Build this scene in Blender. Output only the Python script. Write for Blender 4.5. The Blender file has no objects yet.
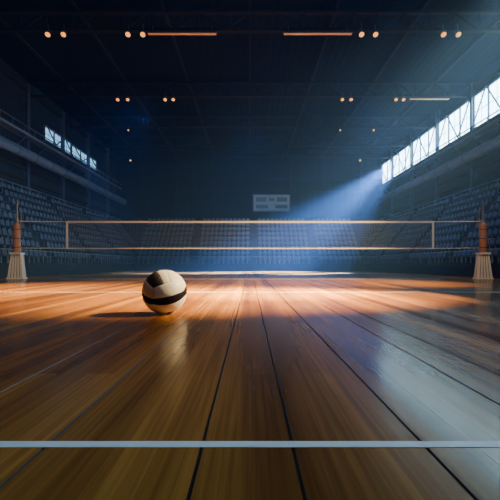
import bpy, bmesh, math, random
from mathutils import Vector, Matrix, Euler
random.seed(4)
S=bpy.context.scene
COL=S.collection

# ---------------- material helpers ----------------
def new_mat(name):
    m=bpy.data.materials.new(name); m.use_nodes=True
    nt=m.node_tree; b=nt.nodes["Principled BSDF"]
    return m,nt,b
def mat(name,col,rough=0.6,metal=0.0,var=0.15,scale=3.0,emit=None,estr=0.0,bump=0.0,spec=.5):
    m,nt,b=new_mat(name)
    tc=nt.nodes.new("ShaderNodeTexCoord")
    nz=nt.nodes.new("ShaderNodeTexNoise"); nz.inputs["Scale"].default_value=scale; nz.inputs["Detail"].default_value=5
    nt.links.new(tc.outputs["Object"],nz.inputs["Vector"])
    mr=nt.nodes.new("ShaderNodeMix"); mr.data_type='RGBA'
    a=[max(0,c*(1-var)) for c in col]; c2=[min(1,c*(1+var)) for c in col]
    mr.inputs[6].default_value=(*a,1); mr.inputs[7].default_value=(*c2,1)
    nt.links.new(nz.outputs["Fac"],mr.inputs[0]); nt.links.new(mr.outputs[2],b.inputs["Base Color"])
    b.inputs["Roughness"].default_value=rough; b.inputs["Metallic"].default_value=metal
    b.inputs["Specular IOR Level"].default_value=spec
    if bump>0:
        bp=nt.nodes.new("ShaderNodeBump"); bp.inputs["Strength"].default_value=bump; bp.inputs["Distance"].default_value=0.02
        nt.links.new(nz.outputs["Fac"],bp.inputs["Height"]); nt.links.new(bp.outputs[0],b.inputs["Normal"])
    if emit:
        b.inputs["Emission Color"].default_value=(*emit,1); b.inputs["Emission Strength"].default_value=estr
    return m

# ---------------- mesh builder ----------------
class MB:
    def __init__(s): s.v=[]; s.f=[]; s.m=[]
    def poly(s,pts,faces,mi=0):
        o=len(s.v); s.v+= [tuple(p) for p in pts]
        for f in faces: s.f.append([i+o for i in f]); s.m.append(mi)
    def box(s,x0,x1,y0,y1,z0,z1,mi=0):
        s.poly([(x0,y0,z0),(x1,y0,z0),(x1,y1,z0),(x0,y1,z0),(x0,y0,z1),(x1,y0,z1),(x1,y1,z1),(x0,y1,z1)],
          [(0,3,2,1),(4,5,6,7),(0,1,5,4),(1,2,6,5),(2,3,7,6),(3,0,4,7)],mi)
    def beam(s,a,b,w,mi=0,n=4,w2=None):
        a=Vector(a); b=Vector(b); d=(b-a)
        if d.length<1e-6: return
        q=d.to_track_quat('Z','Y'); w2=w if w2 is None else w2
        pts=[]
        for p,r in((a,w),(b,w2)):
            for i in range(n):
                t=2*math.pi*(i+.5)/n
                pts.append(p+q@Vector((math.cos(t)*r,math.sin(t)*r,0)))
        fs=[(i,(i+1)%n,n+(i+1)%n,n+i) for i in range(n)]+[tuple(range(n-1,-1,-1)),tuple(range(n,2*n))]
        s.poly(pts,fs,mi)
    def lathe(s,prof,c=(0,0,0),n=24,mi=0,M=None):
        pts=[]
        for r,z in prof:
            for i in range(n):
                t=2*math.pi*i/n; p=Vector((r*math.cos(t),r*math.sin(t),z))
                if M: p=M@p
                pts.append(p+Vector(c))
        fs=[]
        for k in range(len(prof)-1):
            for i in range(n):
                fs.append((k*n+i,k*n+(i+1)%n,(k+1)*n+(i+1)%n,(k+1)*n+i))
        fs.append(tuple(range(n-1,-1,-1))); fs.append(tuple((len(prof)-1)*n+i for i in range(n)))
        s.poly(pts,fs,mi)
    def obj(s,name,mats,parent=None,smooth=False,bevel=0):
        me=bpy.data.meshes.new(name); me.from_pydata(s.v,[],s.f)
        for m in mats: me.materials.append(m)
        me.polygons.foreach_set("material_index",s.m)
        if smooth: me.polygons.foreach_set("use_smooth",[True]*len(s.f))
        me.update()
        bm=bmesh.new(); bm.from_mesh(me); bmesh.ops.recalc_face_normals(bm,faces=bm.faces); bm.to_mesh(me); bm.free()
        o=bpy.data.objects.new(name,me); COL.objects.link(o)
        if parent: o.parent=parent
        if bevel:
            b=o.modifiers.new("bevel",'BEVEL'); b.width=bevel; b.segments=2; b.limit_method='ANGLE'
        return o

# ---------------- dimensions ----------------
W=18.0; YB=54.0; YF=-8.0; HC=15.6

# ---------------- materials ----------------
def floor_mat():
    m,nt,b=new_mat("varnished_wood_floor"); L=nt.links; N=nt.nodes
    tc=N.new("ShaderNodeTexCoord")
    mp=N.new("ShaderNodeMapping"); mp.inputs["Rotation"].default_value=(0,0,math.radians(90)); L.new(tc.outputs["Object"],mp.inputs[0])
    br=N.new("ShaderNodeTexBrick"); L.new(mp.outputs[0],br.inputs["Vector"])
    br.inputs["Scale"].default_value=1; br.inputs["Brick Width"].default_value=7.4; br.inputs["Row Height"].default_value=0.186
    br.inputs["Mortar Size"].default_value=0.0006; br.inputs["Mortar Smooth"].default_value=0.3; br.offset=0.37
    br.inputs["Color1"].default_value=(0.26,0.106,0.022,1); br.inputs["Color2"].default_value=(0.38,0.172,0.036,1); br.inputs["Mortar"].default_value=(0.12,0.05,0.018,1)
    mg=N.new("ShaderNodeMapping"); mg.inputs["Scale"].default_value=(38,0.7,1); L.new(tc.outputs["Object"],mg.inputs[0])
    g=N.new("ShaderNodeTexNoise"); g.inputs["Scale"].default_value=1; g.inputs["Detail"].default_value=8; g.inputs["Distortion"].default_value=0.4
    L.new(mg.outputs[0],g.inputs["Vector"])
    rp=N.new("ShaderNodeValToRGB"); rp.color_ramp.elements[0].position=.3; rp.color_ramp.elements[0].color=(.6,.52,.46,1); rp.color_ramp.elements[1].position=.7; rp.color_ramp.elements[1].color=(1.15,1.1,1.0,1)
    L.new(g.outputs["Fac"],rp.inputs[0])
    mx=N.new("ShaderNodeMix"); mx.data_type='RGBA'; mx.blend_type='MULTIPLY'; mx.inputs[0].default_value=0.9
    L.new(br.outputs["Color"],mx.inputs[6]); L.new(rp.outputs[0],mx.inputs[7])
    ms=N.new("ShaderNodeMapping"); ms.inputs["Scale"].default_value=(2.6,0.05,1); L.new(tc.outputs["Object"],ms.inputs[0])
    g2=N.new("ShaderNodeTexNoise"); g2.inputs["Scale"].default_value=1; g2.inputs["Detail"].default_value=4; L.new(ms.outputs[0],g2.inputs["Vector"])
    rp2=N.new("ShaderNodeValToRGB"); rp2.color_ramp.elements[0].position=.36; rp2.color_ramp.elements[0].color=(.45,.38,.34,1); rp2.color_ramp.elements[1].position=.62; rp2.color_ramp.elements[1].color=(1.3,1.3,1.25,1)
    L.new(g2.outputs["Fac"],rp2.inputs[0])
    mx2=N.new("ShaderNodeMix"); mx2.data_type='RGBA'; mx2.blend_type='MULTIPLY'; mx2.inputs[0].default_value=1
    L.new(mx.outputs[2],mx2.inputs[6]); L.new(rp2.outputs[0],mx2.inputs[7]); L.new(mx2.outputs[2],b.inputs["Base Color"])
    mr=N.new("ShaderNodeMapRange"); mr.inputs[1].default_value=.3; mr.inputs[2].default_value=.7; mr.inputs[3].default_value=.17; mr.inputs[4].default_value=.27
    L.new(g2.outputs["Fac"],mr.inputs[0]); L.new(mr.outputs[0],b.inputs["Roughness"])
    b.inputs["Specular IOR Level"].default_value=.26
    bp=N.new("ShaderNodeBump"); bp.inputs["Strength"].default_value=.1; bp.inputs["Distance"].default_value=.004
    L.new(g.outputs["Fac"],bp.inputs["Height"])
    bp2=N.new("ShaderNodeBump"); bp2.invert=True; bp2.inputs["Strength"].default_value=.4; bp2.inputs["Distance"].default_value=.002
    L.new(br.outputs["Fac"],bp2.inputs["Height"]); L.new(bp.outputs[0],bp2.inputs["Normal"]); L.new(bp2.outputs[0],b.inputs["Normal"])
    return m
def panel_mat(name,col,pitch,axis,rough=.6,depth=.03):
    m,nt,b=new_mat(name); L=nt.links; N=nt.nodes
    tc=N.new("ShaderNodeTexCoord"); wv=N.new("ShaderNodeTexWave"); wv.bands_direction=axis; wv.inputs["Scale"].default_value=1/pitch*0.314
    L.new(tc.outputs["Object"],wv.inputs["Vector"])
    nz=N.new("ShaderNodeTexNoise"); nz.inputs["Scale"].default_value=.8; nz.inputs["Detail"].default_value=6; L.new(tc.outputs["Object"],nz.inputs["Vector"])
    mx=N.new("ShaderNodeMix"); mx.data_type='RGBA'; mx.inputs[6].default_value=(*[c*.6 for c in col],1); mx.inputs[7].default_value=(*[c*1.3 for c in col],1)
    L.new(nz.outputs["Fac"],mx.inputs[0]); L.new(mx.outputs[2],b.inputs["Base Color"])
    bp=N.new("ShaderNodeBump"); bp.inputs["Strength"].default_value=.6; bp.inputs["Distance"].default_value=depth
    L.new(wv.outputs["Fac"],bp.inputs["Height"]); L.new(bp.outputs[0],b.inputs["Normal"]); b.inputs["Roughness"].default_value=rough
    b.inputs["Specular IOR Level"].default_value=.1
    return m
M_floor=floor_mat()
M_seam=mat("floor_seam_filler",(.02,.01,.006),.35,0,.2,5)
M_wall=panel_mat("wall_cladding",(.010,.013,.022),.6,'Z',.9)
M_wallb=panel_mat("back_wall_cladding",(.006,.008,.014),.9,'X',.9)
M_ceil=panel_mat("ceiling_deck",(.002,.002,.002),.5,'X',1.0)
M_steel=mat("dark_painted_steel",(.012,.009,.007),.9,0,spec=.1)
M_steel2=mat("grey_blue_steel",(.08,.10,.15),.5,.2)
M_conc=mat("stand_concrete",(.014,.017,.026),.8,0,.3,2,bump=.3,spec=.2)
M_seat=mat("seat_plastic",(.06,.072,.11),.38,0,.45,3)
M_rail=mat("rail_metal",(.25,.27,.3),.35,.8)
M_glass=mat("window_daylight_glass",(.6,.75,.9),.3,0,.05,2,emit=(.46,.78,1.0),estr=14.0)
M_glassdim=mat("window_dim_glass",(.3,.4,.5),.3,0,.05,2,emit=(.26,.60,1.0),estr=1.3)
M_line=mat("court_line_paint",(.84,.93,1.0),.35,0,.06,6)
M_warm=mat("lamp_warm_glow",(1,.5,.2),.4,0,.0,2,emit=(1,.40,.08),estr=1.6)
M_warm2=mat("lamp_strip_glow",(1,.5,.25),.4,0,.0,2,emit=(1,.34,.08),estr=.08)
M_house=mat("lamp_housing",(.04,.04,.045),.4,.5)
M_tape=mat("net_tape_canvas",(.85,.80,.72),.6,0,.1,10)
M_cord=mat("net_cord",(.10,.10,.11),.8,0,.2,20)
M_pad=mat("post_padding_vinyl",(.36,.13,.035),.45,0,.2,4)
M_base=mat("post_base_enamel",(.75,.68,.60),.45,0,.12,5)
M_brass=mat("post_metal",(.40,.28,.18),.35,.8)
M_board=mat("board_panel",(.16,.20,.26),.4,0,.1,2)
M_boardd=mat("board_dark_cells",(.05,.06,.08),.3)

# ---------------- floor with routed seams ----------------
seams=[-.84,-.197,.175,.72,1.33,1.69]
x=-.84
while x>-W+.8: x-=random.choice([.56,.62,.74,.5]); seams.append(x)
x=1.69
while x<W-.8: x+=random.choice([.56,.62,.74,.5]); seams.append(x)
seams.sort()
prof=[(-W,0,0)]
for s in seams:
    w=.007 if -3<s<3 else .005
    prof+=[(s-w,0,1),(s-w*.4,-.007,1),(s+w*.4,-.007,1),(s+w,0,0)]
prof.append((W,0,0))
mb=MB()
ys=[YF,0,2,5,10,20,YB]
n=len(prof)
pts=[(p[0],y,p[1]) for y in ys for p in prof]
fs0=[];fs1=[]
for k in range(len(ys)-1):
    for i in range(n-1):
        (fs1 if prof[i][2] else fs0).append((k*n+i,k*n+i+1,(k+1)*n+i+1,(k+1)*n+i))
mb.poly(pts,fs0,0)
mb.f+=[list(f) for f in fs1]; mb.m+=[1]*len(fs1)
mb.box(-W,W,YF,YB,-.2,-.05)
mb.obj("floor",[M_floor,M_seam])

def line(x0,x1,y0,y1):
    b=MB(); b.box(x0,x1,y0,y1,.0002,.002); return b.obj("court_line",[M_line])
line(-9.5,9.5,1.635,1.69)
line(-9.5,9.5,10.64,10.69)
line(-11.2,11.2,32.5,32.8)
line(-9.5,9.5,19.9,20.05)

# ---------------- shell ----------------
mb=MB(); mb.box(-W-.3,-W,YF,YB,-.2,HC); wl=mb.obj("wall_left",[M_wall])
mb=MB(); mb.box(W,W+.3,YF,YB,-.2,HC); wr=mb.obj("wall_right",[M_wall])
mb=MB(); mb.box(-W-.3,W+.3,YB,YB+.3,-.2,HC); wb=mb.obj("wall_back",[M_wallb])
mb=MB(); mb.box(-W-.3,W+.3,YF-.3,YF,-.2,HC); mb.obj("wall_front",[M_wallb])
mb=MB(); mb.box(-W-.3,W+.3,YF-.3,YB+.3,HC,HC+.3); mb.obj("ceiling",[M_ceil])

# ---------------- clerestory windows ----------------
def window(side,y0,y1,i,glass,z0=11.5,z1=14.1):
    X=side*(W-.02); d=-side
    mb=MB()
    xs=sorted([X,X+d*.05]); mb.box(xs[0],xs[1],y0,y1,z0,z1,0)
    fx=sorted([X,X+d*.16])
    for z in(z0,z1): mb.box(fx[0],fx[1],y0-.05,y1+.05,z-.06,z+.06,1)
    gx=sorted([X,X+d*.07])
    for q in(.5,): mb.box(gx[0],gx[1],y0,y1,z0+(z1-z0)*q-.025,z0+(z1-z0)*q+.025,1)
    nb=3; st=(y1-y0)/nb
    for k in range(nb+1):
        y=y0+k*st; mb.box(fx[0],fx[1],y-.05,y+.05,z0,z1,1)
    for k in range(nb*2):
        y=y0+k*st/2; mb.box(gx[0],gx[1],y-.02,y+.02,z0,z1,1)
    for k in range(nb):
        y=y0+k*st; a,b=(z0,z1) if k%2 else (z1,z0)
        mb.beam((X+d*.3,y,a),(X+d*.3,y+st,b),.06,1)
    mb.obj("window_%d"%i,[glass,M_steel2])
i=1
y=-4.0
while y<52:
    window(1,y+.1,y+5.9,i,M_glass); i+=1; y+=6
window(-1,34.8,39.9,i,M_glassdim,11.6,12.8); i+=1
window(-1,40.1,46.5,i,M_glassdim,11.6,12.7); i+=1

for side,wp in((-1,wl),(1,wr)):
    mb=MB()
    for k in range(10):
        y=-4+6*k; X=side*(W-.2)
        mb.box(X-.05,X+.05,y-.14,y+.14,0,HC-.4,0)
        a,b=sorted((side*(W-.35),side*W))
        mb.box(a,b,y-.14,y-.11,0,HC-.4,0); mb.box(a,b,y+.11,y+.14,0,HC-.4,0)
    mb.obj("columns",[M_steel2],wp)
    mb=MB()
    X=side*(W-1.2)
    mb.beam((X,-6,9.0),(X,YB-.5,9.0),.38,0,16)
    for k in range(24):
        y=-5+2.4*k; mb.beam((X,y,9.0),(X,y+.12,9.0),.42,0,16)
        if k%2==0: mb.beam((X,y,9.3),(side*(W-.1),y,9.9),.04,1)
    mb.obj("ventilation_duct",[M_steel2,M_steel],wp)
    mb=MB(); X=side*(W-.8)
    mb.box(min(X,side*W),max(X,side*W),-6,YB-.4,10.7,10.9,0)
    mb.box(X-.04,X+.04,-6,YB-.4,11.35,11.41,0)
    for k in range(40):
        y=-5.5+1.5*k
        if y<YB-.5: mb.beam((X,y,10.9),(X,y,11.4),.025,0)
    for k in range(20):
        y=-5+3*k
        if y<YB-.6: mb.beam((X,y,10.75),(side*(W-.05),y,10.1),.05,0)
    mb.obj("maintenance_catwalk",[M_steel2],wp)
    mb=MB(); X=side*(W-.01)
    for z in(7.4,8.3,14.7):
        a,b=sorted((X,X-side*.2)); mb.box(a,b,YF,YB,z-.1,z+.1,0)
    mb.obj("girts",[M_steel],wp)

# ---------------- bleachers ----------------
def seat(mb,org,fw):
    f=Vector((fw[0],fw[1],0)); r=Vector((-f.y,f.x,0)); o=Vector(org)
    def P(a,b,c): return o+r*a+f*b+Vector((0,0,c))
    p=[P(-.21,.22,.42),P(.21,.22,.42),P(.21,-.18,.38),P(-.21,-.18,.38),P(-.21,.24,.46),P(.21,.24,.46),P(.21,-.18,.42),P(-.21,-.18,.42)]
    mb.poly(p,[(0,3,2,1),(4,5,6,7),(0,1,5,4),(1,2,6,5),(2,3,7,6),(3,0,4,7)],1)
    out=[(-.20,.40),(.20,.40),(.22,.70),(.15,.84),(-.15,.84),(-.22,.70)]
    pts=[P(a,-.14-(c-.4)*.2,c) for a,c in out]+[P(a,-.18-(c-.4)*.2,c) for a,c in out]
    mb.poly(pts,[(0,1,2,3,4,5),(11,10,9,8,7,6)]+[(k,6+k,6+(k+1)%6,(k+1)%6) for k in range(6)],1)
    mb.poly([P(-.03,0,0),P(.03,0,0),P(.03,-.06,0),P(-.03,-.06,0),P(-.03,0,.4),P(.03,0,.4),P(.03,-.06,.4),P(-.03,-.06,.4)],[(0,1,5,4),(1,2,6,5),(2,3,7,6),(3,0,4,7)],2)
ROWS=9; TR=.48; RI=.6; H0=.8
def stand_side(side,y0,y1):
    mb=MB()
    for r in range(ROWS):
        a=13+TR*r; b=13+TR*ROWS; xs=sorted([side*a,side*b])
        mb.box(xs[0],xs[1],y0,y1,0 if r==0 else H0+RI*(r-1),H0+RI*r,0)
        y=y0+.5; k=0
        while y<y1-.3:
            k+=1
            if k%13 in(0,):
                mb.box(min(side*a,side*(a+.25)),max(side*a,side*(a+.25)),y-.4,y+.4,H0+RI*r-RI*.5 if r else .4,H0+RI*r-.28 if r else .5,0); y+=.9; continue
            seat(mb,(side*(a+.25),y,H0+RI*r),(-side,0)); y+=.54
    X=side*13.04
    mb.beam((X,y0,H0+.75),(X,y1,H0+.75),.03,2,8)
    y=y0+.1
    while y<y1: mb.beam((X,y,H0),(X,y,H0+.75),.02,2,6); y+=1.5
    X=side*(13+TR*ROWS-.04); zt=H0+RI*(ROWS-1)
    mb.beam((X,y0,zt+1.05),(X,y1,zt+1.05),.04,2,8); y=y0+.1
    while y<y1: mb.beam((X,y,zt),(X,y,zt+1.05),.025,2,6); y+=1.2
    mb.obj("bleacher_stand",[M_conc,M_seat,M_rail])
def stand_back(x0,x1,Y0):
    mb=MB()
    for r in range(ROWS):
        a=Y0+.62*r; b=Y0+.62*ROWS
        mb.box(x0,x1,a,b,0 if r==0 else H0+RI*(r-1),H0+RI*r,0)
        x=x0+.4;k=0
        while x<x1-.2:
            k+=1
            if k%12==0: x+=.9; continue
            seat(mb,(x,a+.3,H0+RI*r),(0,-1)); x+=.54
    mb.beam((x0,Y0+.04,H0+.75),(x1,Y0+.04,H0+.75),.03,2,8)
    x=x0+.1
    while x<x1: mb.beam((x,Y0+.04,H0),(x,Y0+.04,H0+.75),.02,2,6); x+=1.5
    mb.obj("bleacher_stand",[M_conc,M_seat,M_rail])
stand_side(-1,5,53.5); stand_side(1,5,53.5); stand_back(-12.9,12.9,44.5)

# ---------------- roof trusses ----------------
def truss(y):
    mb=MB(); zb=14.35; zt=15.4
    for z in(zb,zt):
        mb.box(-W+.1,W-.1,y-.14,y+.14,z-.07,z+.07,0)
    nx=24; st=(2*W-.4)/nx
    for k in range(nx+1):
        x=-W+.2+k*st
        mb.beam((x,y,zb),(x,y,zt),.05)
        if k<nx:
            a,b=(zb,zt) if k%2 else (zt,zb)
            mb.beam((x,y,a),(x+st,y,b),.05)
    mb.obj("roof_truss",[M_steel])
for y in(9,16,23.3,32.4,39.8,46,51.2): truss(y)
for x in(-15,-10,-5,0,5,10,15):
    mb=MB(); mb.box(x-.08,x+.08,YF+.1,YB-.1,15.42,15.58,0); mb.obj("roof_purlin",[M_steel])
mb=MB()
for z in(7.2,10.6,12.2,13.6): mb.box(-W+.4,W-.4,YB-.25,YB,z-.12,z+.12,0)
for x in(-15,-10,-5,0,5.6,10,15): mb.box(x-.14,x+.14,YB-.3,YB,6.4,HC-.1,0)
mb.obj("girts",[M_steel],wb)

# ---------------- ceiling lamps ----------------
def flood(x,y,z,s=1.0):
    mb=MB()
    R=Euler((math.radians(-35),0,0)).to_matrix()
    mb.beam((0,0,.55*s),(0,0,.18*s),.02*s,0,6)
    mb.beam((-.17*s,0,.0),(-.17*s,0,.2*s),.015*s,0); mb.beam((.17*s,0,0),(.17*s,0,.2*s),.015*s,0); mb.beam((-.17*s,0,.2*s),(.17*s,0,.2*s),.015*s,0)
    mb.lathe([(.07*s,.16*s),(.10*s,.10*s),(.15*s,-.10*s),(.16*s,-.12*s)],mi=0,M=R,n=16)
    mb.lathe([(.145*s,-.121*s),(.12*s,-.15*s),(.05*s,-.165*s)],mi=1,M=R,n=16)
    o=mb.obj("ceiling_floodlight",[M_house,M_warm]); o.location=(x,y,z); return o
def strip(x0,x1,y,z):
    mb=MB(); mb.box(x0,x1,y-.12,y+.12,z,z+.12,0); mb.box(x0+.05,x1-.05,y-.07,y+.07,z-.05,z,1)
    for x in(x0+.3,x1-.3): mb.beam((x,y,z+.1),(x,y,z+.45),.02,0)
    mb.obj("linear_ceiling_lamp",[M_house,M_warm2])
zl=14.0
for x in(-11.6,-10.7,-7.0,-6.15,6.4,7.2,11.1,11.95): flood(x,23,zl,1.0)
strip(-5.9,-1.9,23,zl); strip(1.9,5.9,23,zl)
for x in(-10.6,-9.8,-6.8,-6.15,7.4,8.1,11.7,12.3): flood(x,32.1,zl,.9)
strip(12.8,16,32.1,zl)
for x in(-12.0,8.9,12.2): flood(x,39.5,zl,.6)
for x in(-15.2,14): flood(x,50.9,zl,.9)

# ---------------- scoreboard ----------------
mb=MB(); q=YB-.02
mb.box(.5,5.3,q-.3,q-.1,7.9,10.0,0)
for (a,b,c,d) in((.8,2.2,9.1,9.7),(3.6,5.0,9.1,9.7),(2.5,3.3,9.2,9.6),(.8,2.4,8.2,8.7),(3.4,5.0,8.2,8.7)):
    mb.box(a,b,q-.33,q-.29,c,d,1)
for z in(7.85,10.05): mb.box(.42,5.38,q-.36,q-.08,z-.06,z+.06,1)
for x_ in(.45,5.35): mb.box(x_-.06,x_+.06,q-.36,q-.08,7.85,10.05,1)
mb.obj("scoreboard",[M_board,M_boardd],wb)

# ---------------- volleyball net ----------------
YN=20.0; NX=9.15; ZT=2.90; ZB=1.50; PX=11.65
mb=MB()
mb.box(-NX,NX,YN-.02,YN+.02,ZT-.10,ZT,0)
mb.box(-NX,NX,YN-.015,YN+.015,ZB,ZB+.06,0)
for s in(-1,1): mb.box(s*NX-.05,s*NX+.05,YN-.022,YN+.022,ZB,ZT,0)
x=-NX+.12
while x<NX-.06: mb.box(x-.005,x+.005,YN-.005,YN+.005,ZB+.05,ZT-.08,1); x+=.12
z=ZB+.12
while z<ZT-.1: mb.box(-NX,NX,YN-.005,YN+.005,z-.005,z+.005,1); z+=.12
for s in(-1,1):
    mb.beam((s*NX,YN,ZT-.04),(s*(PX-.13),YN,ZT-.02),.02,0,6)
    mb.beam((s*NX,YN,ZB+.03),(s*(PX-.21),YN,ZB+.05),.015,0,6)
mb.obj("volleyball_net",[M_tape,M_cord])

def post(s):
    e=bpy.data.objects.new("volleyball_net_post",None); COL.objects.link(e); e.location=(s*PX,YN,0)
    mb=MB()
    b,t,h=.40,.25,1.28; D=.42
    def fr(z): return b+(t-b)*z/h
    for sd in range(4):
        R=Matrix.Rotation(sd*math.pi/2,3,'Z')
        nn=5
        for k in range(nn):
            u0=-1+2*k/nn+.05; u1=-1+2*(k+1)/nn-.05
            pts=[]
            for off in(0,.03):
                for (u,z) in((u0,.05),(u1,.05),(u1,h),(u0,h)):
                    p=R@Vector((u*fr(z),-fr(z)+off,z)); pts.append(Vector((p.x,p.y*D,p.z)))
            mb.poly(pts,[(0,1,2,3),(7,6,5,4),(0,4,5,1),(1,5,6,2),(2,6,7,3),(3,7,4,0)],0)
    mb.box(-b-.03,b+.03,(-b-.03)*D,(b+.03)*D,0,.07,0)
    mb.box(-t-.02,t+.02,-.2,.2,h-.05,h+.04,0)
    c=b-.05; g=t-.05
    mb.poly([(-c,-c*D,.05),(c,-c*D,.05),(c,c*D,.05),(-c,c*D,.05),(-g,-g*D,h),(g,-g*D,h),(g,g*D,h),(-g,g*D,h)],[(0,1,5,4),(1,2,6,5),(2,3,7,6),(3,0,4,7),(4,5,6,7)],1)
    mb.obj("base",[M_base,M_house],e)
    mb=MB(); mb.lathe([(.15,h+.02),(.17,h+.1),(.17,2.65),(.15,2.75),(.08,2.82)],n=20,mi=0)
    for z in(1.55,2.0,2.45): mb.lathe([(.175,z),(.18,z+.02),(.175,z+.04)],n=20,mi=1)
    mb.obj("padded_column",[M_pad,M_house],e,smooth=False)
    mb=MB(); mb.lathe([(.05,2.7),(.05,3.35),(.035,3.4),(.025,3.9),(.012,4.0)],n=12,mi=0)
    mb.lathe([(.09,2.84),(.1,2.88),(.09,2.94)],n=12,mi=0)
    mb.beam((-s*.2,0,2.45),(-s*.2,0,3.3),.022,0,8); mb.beam((-s*.2,0,2.5),(-s*.1,0,2.5),.02,0,8)
    mb.beam((s*.17,-.1,2.0),(s*.32,-.1,2.0),.03,0,8); mb.beam((s*.32,-.1,2.0),(s*.32,-.1,1.75),.02,0,8)
    mb.obj("mast",[M_brass],e)
    mb=MB(); mb.beam((s*.02,0,3.3),(s*.38,0,1.3),.010,0,5)
    mb.beam((s*.38,0,1.3),(s*.2,0,1.28),.012,0,5)
    mb.obj("stay_cables",[M_brass],e)
post(-1); post(1)

# ---------------- volleyball ----------------
def volleyball():
    n=48; bm=bmesh.new(); R=.33
    X,Y,Z=Vector((1,0,0)),Vector((0,1,0)),Vector((0,0,1))
    axes=[(X,Y,Z,(0,1,0)),(-X,Y,Z,(0,1,0)),(Y,X,Z,(0,1,0)),(-Y,X,Z,(0,1,0)),
          (Z,Y,X,(2,0,0)),(-Z,Y,X,(0,1,0))]
    me=bpy.data.meshes.new("volleyball")
    SP=.25   # half-width of each face's centre panel
    for (nn,u,v,cm) in axes:
        grid=[]
        for j in range(n+1):
            row=[]
            for i in range(n+1):
                a=-1+2*i/n; b=-1+2*j/n
                ta=math.tan(a*math.pi/4); tb=math.tan(b*math.pi/4)
                p=(nn+u*ta+v*tb).normalized()
                db=min(abs(b-q) for q in(-1,-SP,SP,1)); da=min(abs(a-1),abs(a+1))
                d=min(db,da)
                g=max(0,1-d/.05); r=R*(1-.022*g*g+.006*min(1,d/.2))
                row.append(bm.verts.new(p*r))
            grid.append(row)
        for j in range(n):
            bc=-1+2*(j+.5)/n
            k=0 if bc<-SP else (1 if bc<SP else 2)
            for i in range(n):
                f=bm.faces.new((grid[j][i],grid[j][i+1],grid[j+1][i+1],grid[j+1][i]))
                f.smooth=True
                f.material_index=cm[k]
    bmesh.ops.remove_doubles(bm,verts=bm.verts,dist=1e-4)
    bmesh.ops.recalc_face_normals(bm,faces=bm.faces)
    bm.to_mesh(me); bm.free()
    me.materials.append(mat("ball_cream_leather",(.82,.84,.90),.42,0,.05,30,bump=.1))
    me.materials.append(mat("ball_dark_leather",(.004,.005,.012),.6,0,.2,30,bump=.1,spec=.15))
    me.materials.append(mat("ball_taupe_leather",(.05,.045,.05),.5,0,.2,30,bump=.1,spec=.3))
    o=bpy.data.objects.new("volleyball",me); COL.objects.link(o)
    o.location=(-1.28,6.0,.332)
    Rm=Matrix.Rotation(math.radians(-4),3,'Y')@Matrix.Rotation(math.radians(22),3,'X')@Matrix.Rotation(math.radians(25),3,'Z')
    o.rotation_euler=Rm.to_euler()
    return o
volleyball()

# ---------------- lights ----------------
def spot(name,loc,tgt,power,col,ang,blend=.8,rad=.3):
    l=bpy.data.lights.new(name,'SPOT'); l.energy=power; l.color=col; l.spot_size=math.radians(ang); l.spot_blend=blend; l.shadow_soft_size=rad
    o=bpy.data.objects.new(name,l); COL.objects.link(o); o.location=loc
    o.rotation_euler=(Vector(tgt)-Vector(loc)).to_track_quat('-Z','Y').to_euler(); return o
WARM=(1,.67,.25)
spot("key_spotlight",(13,8,10.5),(-.8,10.0,0),270000,WARM,32,1,.2)
spot("key_spotlight",(11,10,12),(.6,10.4,0),340000,(1,.78,.38),19,1,.2)
spot("court_spotlight",(-13.5,9,11),(-7.2,12.8,0),42000,WARM,38,1,.3)
spot("court_spotlight",(13.5,12,11),(3,17,0),60000,WARM,42,1,.3)
spot("foreground_fill_light",(2,5,14),(.1,5.0,0),1500,(1,.56,.26),36,1,.3)  # added weak warm spill over the near floor, not a hall lamp
spot("net_fill_light",(0,6,14),(0,20,2.2),3000,(1,.72,.46),56,1,.3)  # added front fill to brighten the net tapes
spot("net_fill_light",(-5,10,12),(-11.6,20,1.2),3500,(1,.72,.46),20,1,.3)  # added fill on the left post
spot("net_fill_light",(5,10,12),(11.6,20,1.2),3500,(1,.72,.46),20,1,.3)  # added fill on the right post
for (y,t,pw,a) in((48,(.7,36.2,0),1300000,24),(51,(2,40,0),1100000,8),(44,(4,30,0),1100000,10),(49,(-3,36,0),700000,6),(46,(7,33,0),700000,8)):
    spot("window_daylight_shaft",(17.2,y,12.8),t,pw,(.62,.80,1),a,.9,.3)
spot("window_daylight_shaft",(-17.0,40,12.4),(-10,36,0),12000,(.4,.65,1),40,1,.4)
spot("cool_fill_light",(0,0,14.5),(0,1.4,0),2000,(.35,.66,1),20,1,.5)  # added cool fill for the near floor and its line, not a hall fixture
spot("cool_fill_light",(0,34,13.0),(0,48,1),3200,(.25,.45,1),90,1,.5)  # added bluish fill for the back stand
spot("cool_fill_light",(-5,20,9.0),(-16,31,3),2800,(.3,.5,1),80,1,.5)  # added bluish fill for the left stand's seats
spot("cool_fill_light",(5,20,9.0),(16,31,3),2800,(.3,.5,1),80,1,.5)  # added bluish fill for the right stand's seats

# ---------------- world with thin arena haze ----------------
w=bpy.data.worlds.new("arena_haze"); S.world=w; w.use_nodes=True
nt=w.node_tree; nt.nodes["Background"].inputs[0].default_value=(.01,.015,.03,1); nt.nodes["Background"].inputs[1].default_value=1
vs=nt.nodes.new("ShaderNodeVolumeScatter"); vs.inputs["Density"].default_value=.0026; vs.inputs["Color"].default_value=(.13,.33,1,1); vs.inputs["Anisotropy"].default_value=.0
nt.links.new(vs.outputs[0],nt.nodes["World Output"].inputs["Volume"])

# ---------------- camera ----------------
c=bpy.data.cameras.new("camera"); co=bpy.data.objects.new("camera",c); COL.objects.link(co)
co.location=(0,0,.75); co.rotation_euler=(math.radians(90),0,0); c.sensor_width=36; c.lens=28.8; c.shift_y=.028; c.clip_end=300
S.camera=co
